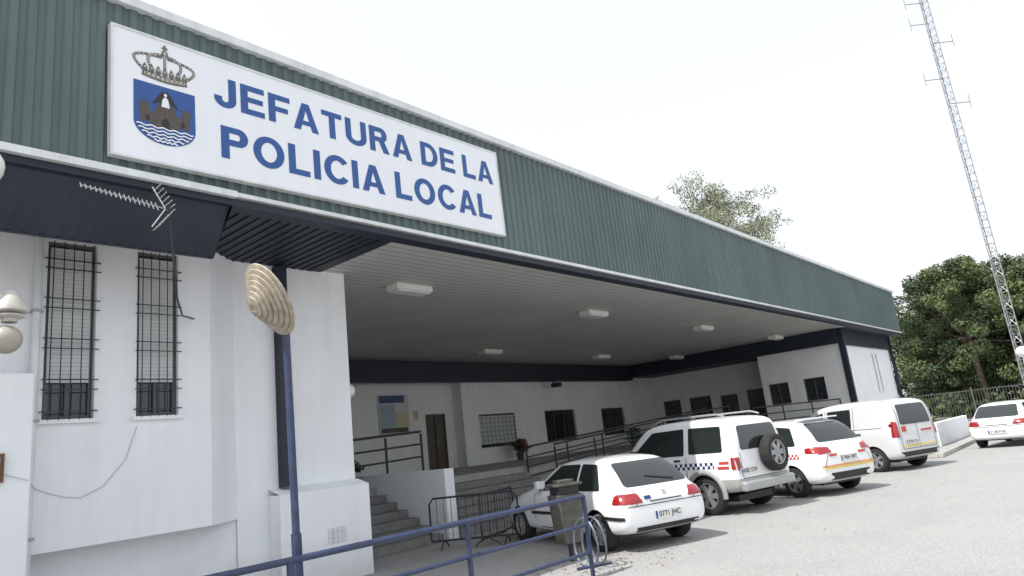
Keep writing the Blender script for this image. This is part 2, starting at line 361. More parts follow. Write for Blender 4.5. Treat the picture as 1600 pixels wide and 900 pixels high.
for i,b in enumerate(BW): window('y',19.0,b,.15,blind=(.9 if i==0 else .0),grille=(9,[b[2]+.1+.17*k for k in range(7)]),mull=2)
for b in SW: window('x',31.0,b,.15,mull=1)
for b in RW: window('x',33.0,b,.15,mull=1,sill=False)
for b in SL: window('y',8.4,b,.12,mull=0)
dx0=DOOR[0]
g=G();g.box(dx0+.05,dx0+.5,19.6,19.64,1.18,3.15);g.box(dx0+.53,dx0+.97,19.58,19.62,1.18,3.15)
d=g.make('door',['door'],B);g=G();g.box(dx0+.001,dx0+.05,19.53,19.65,1.16,3.19);g.box(dx0+.97,dx0+1.019,19.53,19.65,1.16,3.19);g.box(dx0+.05,dx0+.97,19.53,19.65,3.15,3.19);g.make('frame',['frame'],d)
g=G();g.tube([(dx0+.56,19.55,2.0),(dx0+.56,19.55,2.25)],.015);g.make('handle',['steel'],d)
# drainpipe
D=empty('drainpipe',(2.42,9.4,0),'light grey drainpipe running down the white wall','pipe')
g=G();g.tube([(2.42,9.42,0),(2.42,9.42,4.7),(2.42,9.45,4.85)],.045,12);g.make('pipe',['coping'],D,True)
for z in(1.3,2.6,3.9):
    g=G();g.box(2.36,2.48,9.365,9.475,z,z+.03);g.make('bracket',['steel'],D)
# cable on wall
g=G();g.tube([(1.9,9.03,2.1),(2.3,9.03,1.95)]+[(2.5+.1*i,9.485,1.85-.16*math.sin(i*.3)+.0) for i in range(0,4)]+[(2.96,9.485,1.70),(3.2,9.485,1.8),(3.45,9.485,2.1),(3.58,9.485,2.5)],.003,5)
tag(g.make('wall_cable',['steel'],None,True),'thin grey cable sagging across the white wall','cable')
# ------------------------------------------------------------------ sign
S=empty('sign_board',(5.77,FY-.08,5.4),'large white station sign with blue lettering and town crest','sign')
SX0,SX1,SZ0,SZ1=2.57,8.97,5.35,6.90;sy=FY-.09
g=G();g.box(SX0,SX1,sy,FY-.002,SZ0,SZ1);g.make('panel',['signwhite'],S)
g=G();fw=.025
g.box(SX0-fw,SX1+fw,sy-.012,FY-.003,SZ1,SZ1+fw);g.box(SX0-fw,SX1+fw,sy-.012,FY-.003,SZ0-fw,SZ0);g.box(SX0-fw,SX0,sy-.012,FY-.003,SZ0,SZ1);g.box(SX1,SX1+fw,sy-.012,FY-.003,SZ0,SZ1);g.make('frame',['coping'],S)
def ribbon(pts,t,closed=False):
    pp=[]
    for p in pts:
        v=Vector((p[0],p[1]))
        if not pp or (v-pp[-1]).length>.0008: pp.append(v)
    pts=pp;k=len(pts);L=[];Rr=[]
    for i in range(k):
        if closed: d1=(pts[i]-pts[i-1]).normalized();d2=(pts[(i+1)%k]-pts[i]).normalized()
        else:
            d1=(pts[i]-pts[i-1]).normalized() if i>0 else (pts[1]-pts[0]).normalized()
            d2=(pts[i+1]-pts[i]).normalized() if i<k-1 else d1
        n1=Vector((-d1.y,d1.x));n2=Vector((-d2.y,d2.x));m=(n1+n2).normalized();m=m*(t/2/max(.3,m.dot(n1)))
        L.append(pts[i]+m);Rr.append(pts[i]-m)
    out=[]
    for i in range(k if closed else k-1):
        j=(i+1)%k; out.append([Rr[i],Rr[j],L[j],L[i]])
    return out
def arc(cx,cy,rx,ry,a0,a1,n=16): return [(cx+rx*math.cos(rad(a0+(a1-a0)*i/n)),cy+ry*math.sin(rad(a0+(a1-a0)*i/n))) for i in range(n+1)]
T=.19;H=T/2
def glyph(ch):
    R_=ribbon
    if ch=='E': return .62,[R_([(H,0),(H,1)],T),R_([(T,1-H),(.62,1-H)],T),R_([(T,H),(.62,H)],T),R_([(T,.51),(.58,.51)],T*.92)]
    if ch=='F': return .58,[R_([(H,0),(H,1)],T),R_([(T,1-H),(.6,1-H)],T),R_([(T,.49),(.54,.49)],T*.92)]
    if ch=='L': return .57,[R_([(H,0),(H,1)],T),R_([(T,H),(.57,H)],T)]
    if ch=='T': return .64,[R_([(0,1-H),(.64,1-H)],T),R_([(.32,0),(.32,1-T)],T)]
    if ch=='I': return T,[R_([(H,0),(H,1)],T)]
    if ch=='A': return .74,[[[(0,0),(.2,0),(.372,.74),(.265,1)],[(.372,.74),(.54,0),(.74,0),(.475,1)],[(.265,1),(.372,.74),(.475,1)]],[[(.15,.2),(.59,.2),(.545,.36),(.195,.36)]]]
    if ch=='J': return .54,[R_([(.54-H,1)]+arc(.27,.29,.27-H,.29-H,0,-180)+[(H,.36)],T)]
    if ch=='U': return .70,[R_([(H,1)]+arc(.35,.34,.35-H,.34-H,180,360)+[(.7-H,1)],T)]
    if ch in'PR':
        b=[R_([(H,0),(H,1)],T),R_([(T,1-H)]+arc(.40,.71,.63-H-.40,.29-H,90,-90)+[(T,.42+H)],T)]
        if ch=='R': b.append([[(.33,.43),(.52,.46),(.69,0),(.47,0)]])
        return (.70 if ch=='R' else .64),b
    if ch=='D': return .69,[R_([(H,0),(H,1)],T),R_([(T,1-H)]+arc(.3,.5,.69-H-.3,.5-H,90,-90,20)+[(T,H)],T)]
    if ch=='O': return .78,[R_(arc(.39,.5,.39-H,.51-H,0,345,24)[:],T,True)]
    if ch=='C': return .72,[R_(arc(.39,.5,.39-H,.51-H,38,322,24),T)]
def lettering(txt,x0,x1,z0,h,y,parent,name):
    x=0;items=[]
    for ch in txt:
        if ch==' ': x+=.26;continue
        wd,st=glyph(ch);items.append((x,st));x+=wd+.11
    tot=x-.11;sx=(x1-x0)/tot;g=G()
    for ox,sts in items:
        for k,st in enumerate(sts):
            for q in st:
                yy=y-.0007*k
                g.add([(x0+(ox+u[0])*sx,yy,z0+u[1]*h) for u in q],[tuple(range(len(q)))])
    return g.make(name,['signblue'],parent)
lettering('JEFATURA DE LA',3.72,8.83,6.265,.41,sy-.004,S,'lettering')
lettering('POLICIA LOCAL',3.79,8.68,5.585,.43,sy-.004,S,'lettering')
def flat(g,poly,y,mi=0): g.add([(q[0],y,q[1]) for q in poly],[tuple(range(len(poly)))],mi)
def disc(g,cx,cz,r,y,mi=0,n=14): flat(g,[(cx+r*math.cos(2*math.pi*i/n),cz+r*math.sin(2*math.pi*i/n)) for i in range(n)],y,mi)
CX=3.13
g=G();y1=sy-.004;y2=sy-.006;y3=sy-.008
for q in ribbon([(CX-.27+i*.045,6.49-.03*math.sin(i/12*math.pi)) for i in range(13)],.085): flat(g,q,y1,0)
for q in ribbon([(CX-.25+i*.0417,6.492-.028*math.sin(i/12*math.pi)) for i in range(13)],.04): flat(g,q,y2,1)
for k in range(9): disc(g,CX-.22+k*.055,6.492-.028*math.sin((k+.5)/9*math.pi),.013,y3,0)
for dx,hh in((-.31,.24),(-.17,.27),(0,.29),(.17,.27),(.31,.24)):
    bz=6.52
    pts=[(CX+dx*(.80+.55*math.sin(math.pi*min(1,t*1.25)*.62))*(1-t**3*.92),bz+hh*math.sin(t*math.pi/2)**1.0) for t in [i/12 for i in range(13)]]
    for q in ribbon(pts,.034): flat(g,q,y1-.0005*(1+dx),0)
    for k in range(1,12):
        disc(g,pts[k][0],pts[k][1],.0105,y2-.0004*(k%3),1)
for dx in(-.24,-.16,-.08,0,.08,.16,.24):
    flat(g,[(CX+dx-.034,6.52),(CX+dx,6.50),(CX+dx+.034,6.52),(CX+dx+.028,6.57),(CX+dx,6.63),(CX+dx-.028,6.57)],y3-.0003*abs(dx),0)
    disc(g,CX+dx,6.565,.014,y3-.002,1)
disc(g,CX,6.83,.040,y2,0);disc(g,CX,6.83,.020,y2-.003,1);g.add([(CX-.012,y3,6.85),(CX+.012,y3,6.85),(CX+.012,y3,6.94),(CX-.012,y3,6.94)],[(0,1,2,3)]);g.add([(CX-.036,y3-.001,6.885),(CX+.036,y3-.001,6.885),(CX+.036,y3-.001,6.908),(CX-.036,y3-.001,6.908)],[(0,1,2,3)])
cr=g.make('crown_emblem',['crowngrey','gold'],S)
g=G();sh=[(CX-.37,6.36)]+[(CX-.37*math.cos(t*math.pi/24),5.84-.26*math.sin(t*math.pi/24)) for t in range(0,25)]+[(CX+.37,6.36)]
flat(g,sh,y1,0)
def br(poly,y=y2,mi=1): flat(g,poly,y,mi)
def rect(x0,x1,z0,z1,y=y2,mi=1): flat(g,[(x0,z0),(x1,z0),(x1,z1),(x0,z1)],y,mi)
rect(CX-.30,CX+.30,5.84,5.99,y2);
for s in(-1,1):
    rect(CX+s*.25-.06,CX+s*.25+.06,5.99,6.08,y2);
    for k in(-1,0,1): rect(CX+s*.25+k*.045-.014,CX+s*.25+k*.045+.014,6.08,6.115,y2)
br([(CX-.15,5.80),(CX+.15,5.80),(CX+.13,6.03),(CX+.09,6.09),(CX-.09,6.09),(CX-.13,6.03)],y3,1)
for k in range(-2,3): rect(CX+k*.055-.016,CX+k*.055+.016,6.085,6.115,y3)
br([(CX-.07,6.09),(CX+.07,6.09),(CX+.06,6.2),(CX+.0,6.24),(CX-.06,6.2)],y3-.0005,1)
br([(CX-.05,6.08),(CX+.05,6.08),(CX+.035,6.18),(CX,6.23),(CX-.035,6.18)],y3-.002,2)
br([(CX-.16,6.09),(CX-.07,6.24),(CX-.01,6.32),(CX-.05,6.15)],y3-.001,3);br([(CX+.16,6.09),(CX+.05,6.15),(CX+.01,6.32),(CX+.07,6.24)],y3-.001,3)
disc(g,CX,6.25,.032,y3-.003,3);disc(g,CX,6.245,.020,y3-.004,2)
br([(CX-.045,5.80),(CX+.045,5.80),(CX+.045,5.90),(CX,5.94),(CX-.045,5.90)],y3-.002,3)
for s in(-1,1): br([(CX+s*.21-.02,5.86),(CX+s*.21+.02,5.86),(CX+s*.21+.02,5.93),(CX+s*.21-.02,5.93)],y3-.001,3)
for k,z in enumerate((5.79,5.745,5.70,5.655,5.615)):
    hw=(.34,.32,.28,.22,.14)[k]
    for q in ribbon([(CX-hw+2*hw*i/24,z+.010*math.sin(i*1.3)) for i in range(25)],.017): flat(g,q,y3-.003-.0006*k,2)
shd=g.make('shield_emblem',['signblue','crownbrown','signwhite','black'],S)
for o in (cr,shd):
    k=.94; o.scale=(k,1,k); o.location=((1-k)*(CX-5.77),0,(1-k)*(5.58-5.4)-.01)
S.rotation_euler=(0,-rad(.9),0)
# ------------------------------------------------------------------ ceiling lights
def ceil_light(x,y,first=[None]):
    lab='rectangular white ceiling light fixed under the canopy'
    if first[0]: return copy_thing(first[0],loc=(x,y,5.05))
    E=empty('ceiling_light',(x,y,5.05),lab,'ceiling light','ceiling lights under the canopy')
    g=G();g.box(-.46,.46,-.18,.18,-.12,-.002);g.make('housing',['light'],E,world=False,bevel=.015)
    g=G();g.box(-.42,.42,-.15,.15,-.155,-.121);g.make('diffuser',['coping'],E,world=False,bevel=.012)
    first[0]=E;return E
for x,y in((8.9,10.12),(15.6,10.28),(22.5,10.4),(29.6,10.5),(17.63,16.1),(24.7,16.2),(30.3,15.6)): ceil_light(x,y)
# ------------------------------------------------------------------ railings
def railing(name,label,p0,p1,h,bars,posts,mt,r=.03,cat='railing',group=None,z0=None,rp=None,group_=None):
    p0=Vector(p0);p1=Vector(p1);E=empty(name,tuple(p0),label,cat,group)
    g=G()
    for b in bars: g.tube([p0+Vector((0,0,b)),p1+Vector((0,0,b))],r if b==max(bars) else r*.75,10)
    g.make('rail',[mt],E,True)
    for t in posts:
        g=G();q=p0.lerp(p1,t);g.tube([q,q+Vector((0,0,h))],rp or r,10);g.make('post',[mt],E,True)
    return E
railing('railing','blue painted tubular railing along the path',(1.2,5.62,0),(7.62,5.58,0),1.0,[1.0,.64,.3],[.005,.335,.665,1],'blue',.030)
railing('railing','dark three-bar handrail above the entrance steps',(9.35,13.15,1.14),(11.55,13.15,1.22),1.05,[1.1,.8,.5],[0,.5,1],'darksteel',.03)
for k,yy in enumerate((11.88,12.9)):
    E=railing('railing','dark four-bar handrail following the access ramp',(15.2,yy,.45),(26.8,yy,1.13),1.15,[1.2,.92,.66,.4],[i/6 for i in range(7)],'darksteel',.028,group='ramp handrails')
railing('railing','dark handrail on the far terrace edge',(27,11.0,1.13),(30.8,8.8,1.13),1.0,[1.0,.72,.44],[0,.33,.66,1],'darksteel',.028)
railing('railing','dark handrail beside the ramp landing',(26.9,15.0,1.14),(30.7,15.0,1.14),1.0,[1.0,.72,.44],[0,.33,.66,1],'darksteel',.028)
# crowd barriers
def barrier(loc,rz,f=[None]):
    if f[0]: return copy_thing(f[0],loc=loc,rz=rz)
    E=empty('crowd_barrier',loc,'dark metal crowd barrier standing beside the steps','barrier','crowd barriers',rz)
    g=G();L=1.7
    g.tube([(0,0,.15),(0,0,.82),(.08,0,.92),(L-.08,0,.92),(L,0,.82),(L,0,.15),(0,0,.15)],.019,8)
    g.make('frame',['darksteel'],E,True,world=False)
    g=G()
    for i in range(1,12): g.tube([(L*i/12,0,.15),(L*i/12,0,.92)],.006,5)
    g.make('bars',['darksteel'],E,world=False)
    for x in(.25,L-.25):
        g=G();g.tube([(x,-.25,.01),(x,-.2,.06),(x,0,.16),(x,.2,.06),(x,.25,.01)],.014,6);g.make('foot',['darksteel'],E,True,world=False)
    f[0]=E;return E
barrier((9.12,10.3,0),math.atan2(-1.5,.9));barrier((9.35,9.2,0),math.atan2(.6,1.6));
# litter bin
E=empty('litter_bin',(8.52,6.58,0),'grey box litter bin on a post with a lid','litter bin',rz=rad(-20))
g=G();g.tube([(0,.0,0),(0,0,.35)],.035,10);g.make('post',['darksteel'],E,True,world=False)
g=G();vs=[]
for z,s in((.26,.16),(.95,.205)): vs+=[(-s,-s*.85,z),(s,-s*.85,z),(s,s*.85,z),(-s,s*.85,z)]
g.add(vs,[(3,2,1,0),(4,5,6,7),(0,1,5,4),(1,2,6,5),(2,3,7,6),(3,0,4,7)]);g.make('body',['bin'],E,world=False,bevel=.015)
g=G();g.box(-.17,.17,-.14,.14,.95,1.07,1);g.box(-.22,.22,-.19,.19,1.07,1.11);g.box(-.13,.13,-.11,.11,1.11,1.16);g.make('lid',['bin','black'],E,world=False,bevel=.01)
# spiral bicycle rack
E=empty('bicycle_rack',(8.15,5.9,0),'dull blue-grey coiled spiral bicycle rack by the railing end','bicycle rack')
g=G();a0=Vector((8.02,6.0,.35));dr=Vector((.28,-.14,0));sd=Vector((.42,.907,0));pts=[]
for i in range(0,90):
    t=i/89*2*math.pi*2.5-math.pi/2; pts.append(a0+dr*(i/89)+sd*.27*math.cos(t)+Vector((0,0,.31*math.sin(t))))
g.tube(pts,.014,7);g.make('coil',['rack'],E,True)
g=G();g.tube([a0+Vector((-.1,.05,-.33)),a0+dr+Vector((.1,-.05,-.33))],.02,7);g.make('base_rail',['blue'],E,True)
# lamp post with ribbed shell lamp
E=empty('street_lamp',(3.50,5.72,0),'blue lamp post with tilted tan louvred lamp head','street lamp')
g=G();g.tube([(3.51,5.72,0),(3.49,5.72,1.2)],.045,12);g.tube([(3.49,5.72,1.2),(3.46,5.72,3.15)],.034,12);g.ball((3.46,5.72,3.15),.04);g.make('post',['blue'],E,True)
ax=Vector((-.70,.10,-.38)).normalized();LC=Vector((3.21,5.62,3.26));mx=Matrix.Translation(LC)@ax.to_track_quat('Z','Y').to_matrix().to_4x4()
g=G()
for i in range(7):
    r=.36-i*.043; z=-.04+i*.026
    g.lathe([(r,z),(r-.005,z+.009),(r-.065,z+.022),(r-.065,z+.015),(r-.004,z-.003),(r,z)],mx,40)
g.lathe([(.001,.132),(.10,.127),(.001,.125)],mx,24)
g.make('lamp_shade',['cream'],E,False)
g=G();mx2=Matrix.Translation(LC)@ax.to_track_quat('Z','Y').to_matrix().to_4x4()
g.lathe([(.001,.10),(.22,-.01),(.30,-.05),(.26,-.065),(.14,-.09),(.13,-.14),(.06,-.15),(.001,-.15)],mx2,28);g.make('lamp_housing',['amber'],E,True)
g=G();g.tube([LC-ax*.14,LC-ax*.2+Vector((.02,.02,-.05)),Vector((3.46,5.71,3.16))],.022,8);g.make('bracket',['steel'],E,True)
# globe lamp cluster near path
E=empty('street_lamp',(1.14,6.05,0),'white lamp post with opal globe and hooded side lamp','street lamp')
g=G();g.tube([(1.18,6.05,0),(1.18,6.05,.9)],.09,16);g.tube([(1.18,6.05,.9),(1.14,6.05,4.05)],.06,16,r1=.05);g.make('post',['coping'],E,True)
g=G();g.ball((1.14,6.05,4.24),.16);g.make('globe',['globe'],E,True)
g=G();g.tube([(1.16,6.05,3.0),(1.26,6.03,3.25),(1.36,6.0,3.2)],.018,8);g.make('arm',['coping'],E,True)
g=G();g.lathe([(.001,.15),(.04,.13),(.07,.07),(.12,.0),(.122,-.02),(.08,-.03),(.001,-.03)],Matrix.Translation((1.37,6.0,3.13)),24);g.lathe([(.06,-.03),(.10,-.05),(.10,-.06),(.05,-.07),(.05,-.10)],Matrix.Translation((1.37,6.0,3.13)),24);g.make('lamp_shade',['hood'],E,True)
g=G();g.ball((1.355,6.0,2.90),.105);g.make('globe',['amber'],E,True)
# distant white globe lamp
def lamp_post(x,y,h,label):
    E=empty('street_lamp',(x,y,0),label,'street lamp');g=G();g.tube([(x,y,0),(x,y,h-.2)],.07,10,r1=.045);g.make('post',['coping'],E,True)
    g=G();g.ball((x,y,h),.27);g.make('globe',['globe'],E,True);return E
lamp_post(41.6,3.15,3.45,'white lamp post topped with an opal globe beside the car park')
# globe wall light, tiny fixtures
E=empty('wall_light',(7.2,10.2,3.0),'round white globe light on the canopy wall','wall light')
g=G();g.tube([(7.2,10.3,3.0),(7.32,10.3,3.0)],.03);g.make('bracket',['darksteel'],E,True);g=G();g.ball((7.42,10.3,3.0),.13);g.make('globe',['globe'],E,True)
E=empty('security_camera',(24.2,18.5,4.2),'small dark security camera under the beam','security camera')
g=G();g.tube([(24.2,18.7,4.4),(24.2,18.5,4.15)],.03);g.make('bracket',['darksteel'],E,True);g=G();g.box(24.05,24.35,18.2,18.6,4.0,4.18);g.make('body',['darksteel'],E,bevel=.02)
# yagi
E=empty('television_antenna',(3.1,7.4,4.0),'grey aerial with many thin elements on a bent mast','antenna')
g=G();g.tube([(4.3,9.46,3.95),(3.9,8.9,3.85),(3.4,7.9,3.82),(3.19,7.45,3.95),(3.09,7.4,4.74)],.012,8);g.make('mast',['darksteel'],E,True)
b0=Vector((2.22,7.38,4.78));b1=Vector((3.06,7.4,4.69));g=G();g.tube([b0,b1],.010,8);g.make('boom',['steel'],E,True)
g=G()
for i in range(17):
    q=b0.lerp(b1,i/18); l=.075+.004*i; d=Vector((.15,.75,.65)).normalized(); g.tube([q-d*l*.8,q+d*l*.8],.005,5)
for s in(-1,1):
    for k in range(6):
        q=b1+Vector((-.06-.03*k,0,0)); z=s*(.03+.040*k); d=Vector((.15,1,.1)).normalized()
        g.tube([q+Vector((.0,0,z))-d*.15+Vector((.12,0,0)),q+Vector((0,0,z))+d*.15+Vector((.12,0,0))],.0055,5)
    g.tube([b1,b1+Vector((-.14,0,s*.23))],.007,5)
g.make('elements',['coping'],E)
# notice boards
E=empty('notice_board',(15.9,19.45,2.5),'pale framed notice board with blue and yellow poster','notice board')
g=G();g.box(15.25,16.6,19.44,19.497,2.55,3.95);g.make('frame',['paper'],E)
g=G();g.box(15.28,16.4,19.43,19.439,3.66,3.92,2);g.box(15.3,15.95,19.43,19.439,2.62,3.6,0);g.box(16.0,16.57,19.43,19.439,2.62,3.3,1);g.box(15.3,16.5,19.425,19.429,2.62,2.78,3);g.make('paper',['ppblue','ppyel','bluemark','bin'],E)
g=G();g.box(16.85,17.05,19.47,19.498,3.0,3.35);tag(g.make('notice',['ppyel']),'small yellow notice fixed on the white wall','notice')
g=G();g.box(1.72,2.08,9.0,9.048,1.95,2.25);g.box(1.76,2.04,8.992,8.999,1.99,2.21,1);tag(g.make('wall_plaque',['wood','paper']),'small brown framed plaque on the low wall','sign')
# ------------------------------------------------------------------ foliage
def leaves_mesh(name,clumps,per,size,seed,mats,aspect=.6):
    rng=np.random.default_rng(seed);V=[];MI=[]
    for (x,y,z,r,mi) in clumps:
        n=max(4,int(per*r*r)); d=rng.normal(size=(n,3));d/=np.linalg.norm(d,axis=1)[:,None]
        rr=r*rng.uniform(.35,1.05,size=(n,1))**.6; c=np.array([x,y,z])+d*rr*np.array([1,1,.7])
        u=rng.normal(size=(n,3));u/=np.linalg.norm(u,axis=1)[:,None];w=np.cross(u,d+rng.normal(size=(n,3))*.6);w/=np.linalg.norm(w,axis=1)[:,None]+1e-6
        s=size*rng.uniform(.6,1.4,size=(n,1))
        V.append(np.stack([c-u*s-w*s*aspect*.4,c+u*s*.2-w*s*aspect,c+u*s+w*s*aspect*.4,c-u*s*.2+w*s*aspect],1).reshape(-1,3));MI+= [mi]*n
    V=np.concatenate(V);n=len(V)//4;me=bpy.data.meshes.new(name)
    me.vertices.add(len(V));me.vertices.foreach_set('co',V.ravel());me.loops.add(n*4);me.loops.foreach_set('vertex_index',np.arange(n*4))
    me.polygons.add(n);me.polygons.foreach_set('loop_start',np.arange(n)*4);me.polygons.foreach_set('loop_total',np.full(n,4))
    for m in mats: me.materials.append(M[m])
    me.polygons.foreach_set('material_index',MI);me.update(calc_edges=True);return me
def pine(seed,h,rw):
    rng=random.Random(seed);E=empty('pine_tree',(0,0,0),'umbrella pine with dense rounded dark green crown','tree','umbrella pines behind the fence')
    cl=[];g=G();bx,by=rng.uniform(-.5,.5),rng.uniform(-.5,.5);top=Vector((bx,by,h*.55))
    g.tube([(0,0,0),(bx*.3,by*.5,h*.2),(bx*.8,by*.7,h*.4),top],.26,9,r1=.14)
    for i in range(165):
        a=rng.uniform(0,6.283);d=rw*math.sqrt(rng.random());zz=h*(.95-.28*(d/rw)**2.4)-rng.uniform(0,h*.56)*(1 if rng.random()<.6 else .2)
        r=rng.uniform(.4,1.05);cl.append((bx+d*math.cos(a),by+d*math.sin(a),zz,r,0 if rng.random()<.65 else 1))
        if i%11==0: g.tube([top-Vector((0,0,h*rng.uniform(0,.18))),(bx+d*.5*math.cos(a),by+d*.5*math.sin(a),(zz+h*.5)/2-.2),(cl[-1][0],cl[-1][1],zz)],.08,5,r1=.025)
    g.make('trunk',['bark'],E,True,world=False)
    link('crown',leaves_mesh('crown',cl,440,.095,seed,['pine','pine2']),E);return E
protos=[pine(1,12.2,4.8),pine(2,11.6,4.7),pine(3,12.8,5.4)]
pos=[(61,7.2),(63,1.8),(60,-3.6),(69,9.6),(68,4.8),(66,-.6),(66,-8),(76,9.5),(77,2.5),(73,-6),(75,-13),(64,-15),(65,4.6),(72,7.2),(70,2.2)]
rr=random.Random(3)
for i,(x,y) in enumerate(pos):
    if i<3: protos[i].location=(x,y,0)
    else: copy_thing(protos[i%3],loc=(x,y,0),rz=rr.uniform(0,6)).scale=(1,1,rr.uniform(.94,1.06))
cl=[];rr=random.Random(5)
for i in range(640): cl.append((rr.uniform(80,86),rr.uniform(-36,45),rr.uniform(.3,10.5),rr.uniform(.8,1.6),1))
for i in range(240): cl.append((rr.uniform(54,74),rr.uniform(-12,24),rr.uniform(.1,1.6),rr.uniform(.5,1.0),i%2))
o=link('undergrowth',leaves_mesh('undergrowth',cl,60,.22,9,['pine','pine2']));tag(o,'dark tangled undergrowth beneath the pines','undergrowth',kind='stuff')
# tall sparse tree behind roof
E=empty('tall_tree',(49.6,21.6,0),'tall pale green tree rising behind the roof','tree')
rg=random.Random(11);g=G();g.tube([(0,0,0),(.3,.1,6),(0,.5,12),(.4,.2,17.5)],.38,10,r1=.08);cl=[]
for i in range(80):
    a=rg.uniform(0,6.283);z0=9+6.5*rg.random();d=rg.uniform(.8,6.2)
    e=Vector((math.cos(a)*d,math.sin(a)*d,min(20.4,z0+rg.uniform(1.6,5.4)-(d/6)**2*1.3)));m=Vector((e.x*.45,e.y*.45,z0+(e.z-z0)*.62))
    g.tube([(0.2,.3,z0),m,e],.06,5,r1=.012)
    for k in range(12): 
        q=m.lerp(e,rg.uniform(.2,1.05)); cl.append((q.x+rg.uniform(-.8,.8),q.y+rg.uniform(-.8,.8),q.z+rg.uniform(-.7,.5),rg.uniform(.3,.85),0))
g.make('trunk',['bark'],E,True,world=False);link('crown',leaves_mesh('crown',cl,170,.075,4,['euca']),E)
# potted plants
def pot(loc,s,flower,lab):
    E=empty('potted_plant',loc,lab,'plant');g=G();g.lathe([(.001,0),(.10,0),(.14,.2),(.15,.2),(.15,.24),(.12,.24),(.001,.21)],Matrix.Scale(s,4),20);g.make('pot',['terra'],E,True,world=False)
    rg=random.Random(int(loc[0]*10));cl=[(rg.uniform(-.26,.26)*s,rg.uniform(-.26,.26)*s,(.30+rg.uniform(0,.32))*s,rg.uniform(.08,.15)*s,(1 if flower and rg.random()<.12 else 0)) for i in range(22)]
    link('foliage',leaves_mesh('foliage',cl,2600/s,.038*s,int(loc[0]*7),['plant','flower']),E)
pot((21.3,18.4,1.14),1.2,True,'bushy potted geranium below the barred window')
pot((9.6,13.75,1.14),1.1,False,'bushy green potted plant beside the stair wall')
pot((24.7,15.2,1.14),1.1,True,'potted geranium on the terrace behind the ramp')
pot((30.2,13.2,1.14),1.3,True,'flowering potted plant by the far entrance')
# ------------------------------------------------------------------ mast
E=empty('radio_mast',(45,3.53,0),'tall slender grey lattice radio mast','mast')
g=G();wd=.24;H_=31
cs=[Vector((wd*math.cos(rad(a)),wd*math.sin(rad(a)),0)) for a in(20,140,260)]
for c in cs: g.tube([c,c+Vector((0,0,H_))],.03,6)
n=int(H_/.45)
for i in range(n):
    z=i*H_/n;z2=(i+1)*H_/n
    for k in range(3):
        a_,b_=cs[k],cs[(k+1)%3]; g.tube([a_+Vector((0,0,z)),b_+Vector((0,0,z))],.014,4); g.tube([(a_ if i%2 else b_)+Vector((0,0,z)),(b_ if i%2 else a_)+Vector((0,0,z2))],.014,4)
g.make('lattice',['steel'],E,world=False)
for z,s in((24.6,1),(23.2,1),(21.9,-1),(19.6,1),(18.0,-1),(26.5,1)):
    g=G();d=Vector((-R0.x,-R0.y,0))*s;q=Vector((0,0,z));g.tube([q,q+d*1.1],.03,6);g.tube([q+d*1.1+Vector((0,0,-.35)),q+d*1.1+Vector((0,0,.45))],.025,6);g.make('dipole_antenna',['steel'],E,world=False)
g=G();g.box(-.4,.4,-.4,.4,0,.35);g.make('base',['concrete'],E,world=False)
# fence
E=empty('metal_fence',(47,4,0),'thin weathered metal picket fence in front of the pines','fence')
g=G()
for z in(.25,1.9): g.box(46.97,47.01,-14,24,z,z+.04)
for i in range(260): y=-14+i*38/260; g.box(46.985,47.0,y,y+.018,.1,2.0)
g.make('pickets',['fencegrey'],E)
g=G()
for i in range(14): y=-14+i*2.9; g.box(46.94,47.04,y,y+.08,0,2.1)
g.make('posts',['fencegrey'],E)
g=G();g.box(27.2,33.5,4.9,5.08,.13,.92);tag(g.make('low_wall',['wall'],bevel=.02),'low white rendered wall on the pavement','wall')
g=G();g.tube([Vector((39.2,7.7,4.6)).lerp(Vector((45,3.5,5.0)),t/10)-Vector((0,0,.25*math.sin(math.pi*t/10))) for t in range(11)],.012,5);tag(g.make('overhead_cable',['black'],None,True),'thin black cable slung from the roof to the mast','cable')
# ------------------------------------------------------------------ cars
def wheel_mesh(E,loc,r,wd,side,spokes=5,rimmat='rim',rot=None,nm='wheel'):
    """wheel axis along y; side=+1 outer face at +y"""
    mx=Matrix.Translation(loc)@(rot or Matrix())@Matrix.Rotation(rad(-90*side),4,'X')
    h=wd/2;g=G();g.lathe([(.001,h*.35),(r*.64,h*.35)],mx,28);wh=g.make(nm,['black'],E,world=False)
    g=G();g.lathe([(r*.62,-h*.8),(r*.66,-h),(r*.9,-h),(r,-h*.6),(r,h*.6),(r*.97,h*.85),(r*.9,h),(r*.68,h*.98),(r*.64,h*.8)],mx,32);g.make('tyre',['rubber'],wh,True,world=False)
    g=G();g.lathe([(r*.58,h*.5),(r*.60,h*.9),(r*.655,h*.93),(r*.66,h*.8)],mx,32);g.lathe([(.001,h*.88),(r*.11,h*.86),(r*.14,h*.6)],mx,16)
    for k in range(spokes):
        m2=mx@Matrix.Rotation(2*math.pi*k/spokes,4,'Z');a0,a1=(.10,.16) if spokes<=6 else (.07,.09)
        vs=[m2@Vector(q) for q in((r*.08,-r*a0,h*.8),(r*.61,-r*a1,h*.72),(r*.61,r*a1,h*.72),(r*.08,r*a0,h*.8),(r*.08,-r*a0,h*.4),(r*.61,-r*a1,h*.4),(r*.61,r*a1,h*.4),(r*.08,r*a0,h*.4))]
        g.add(vs,[(0,1,2,3),(0,4,5,1),(2,6,7,3),(1,5,6,2)])
    g.make('rim',[rimmat],wh,False,world=False);return wh
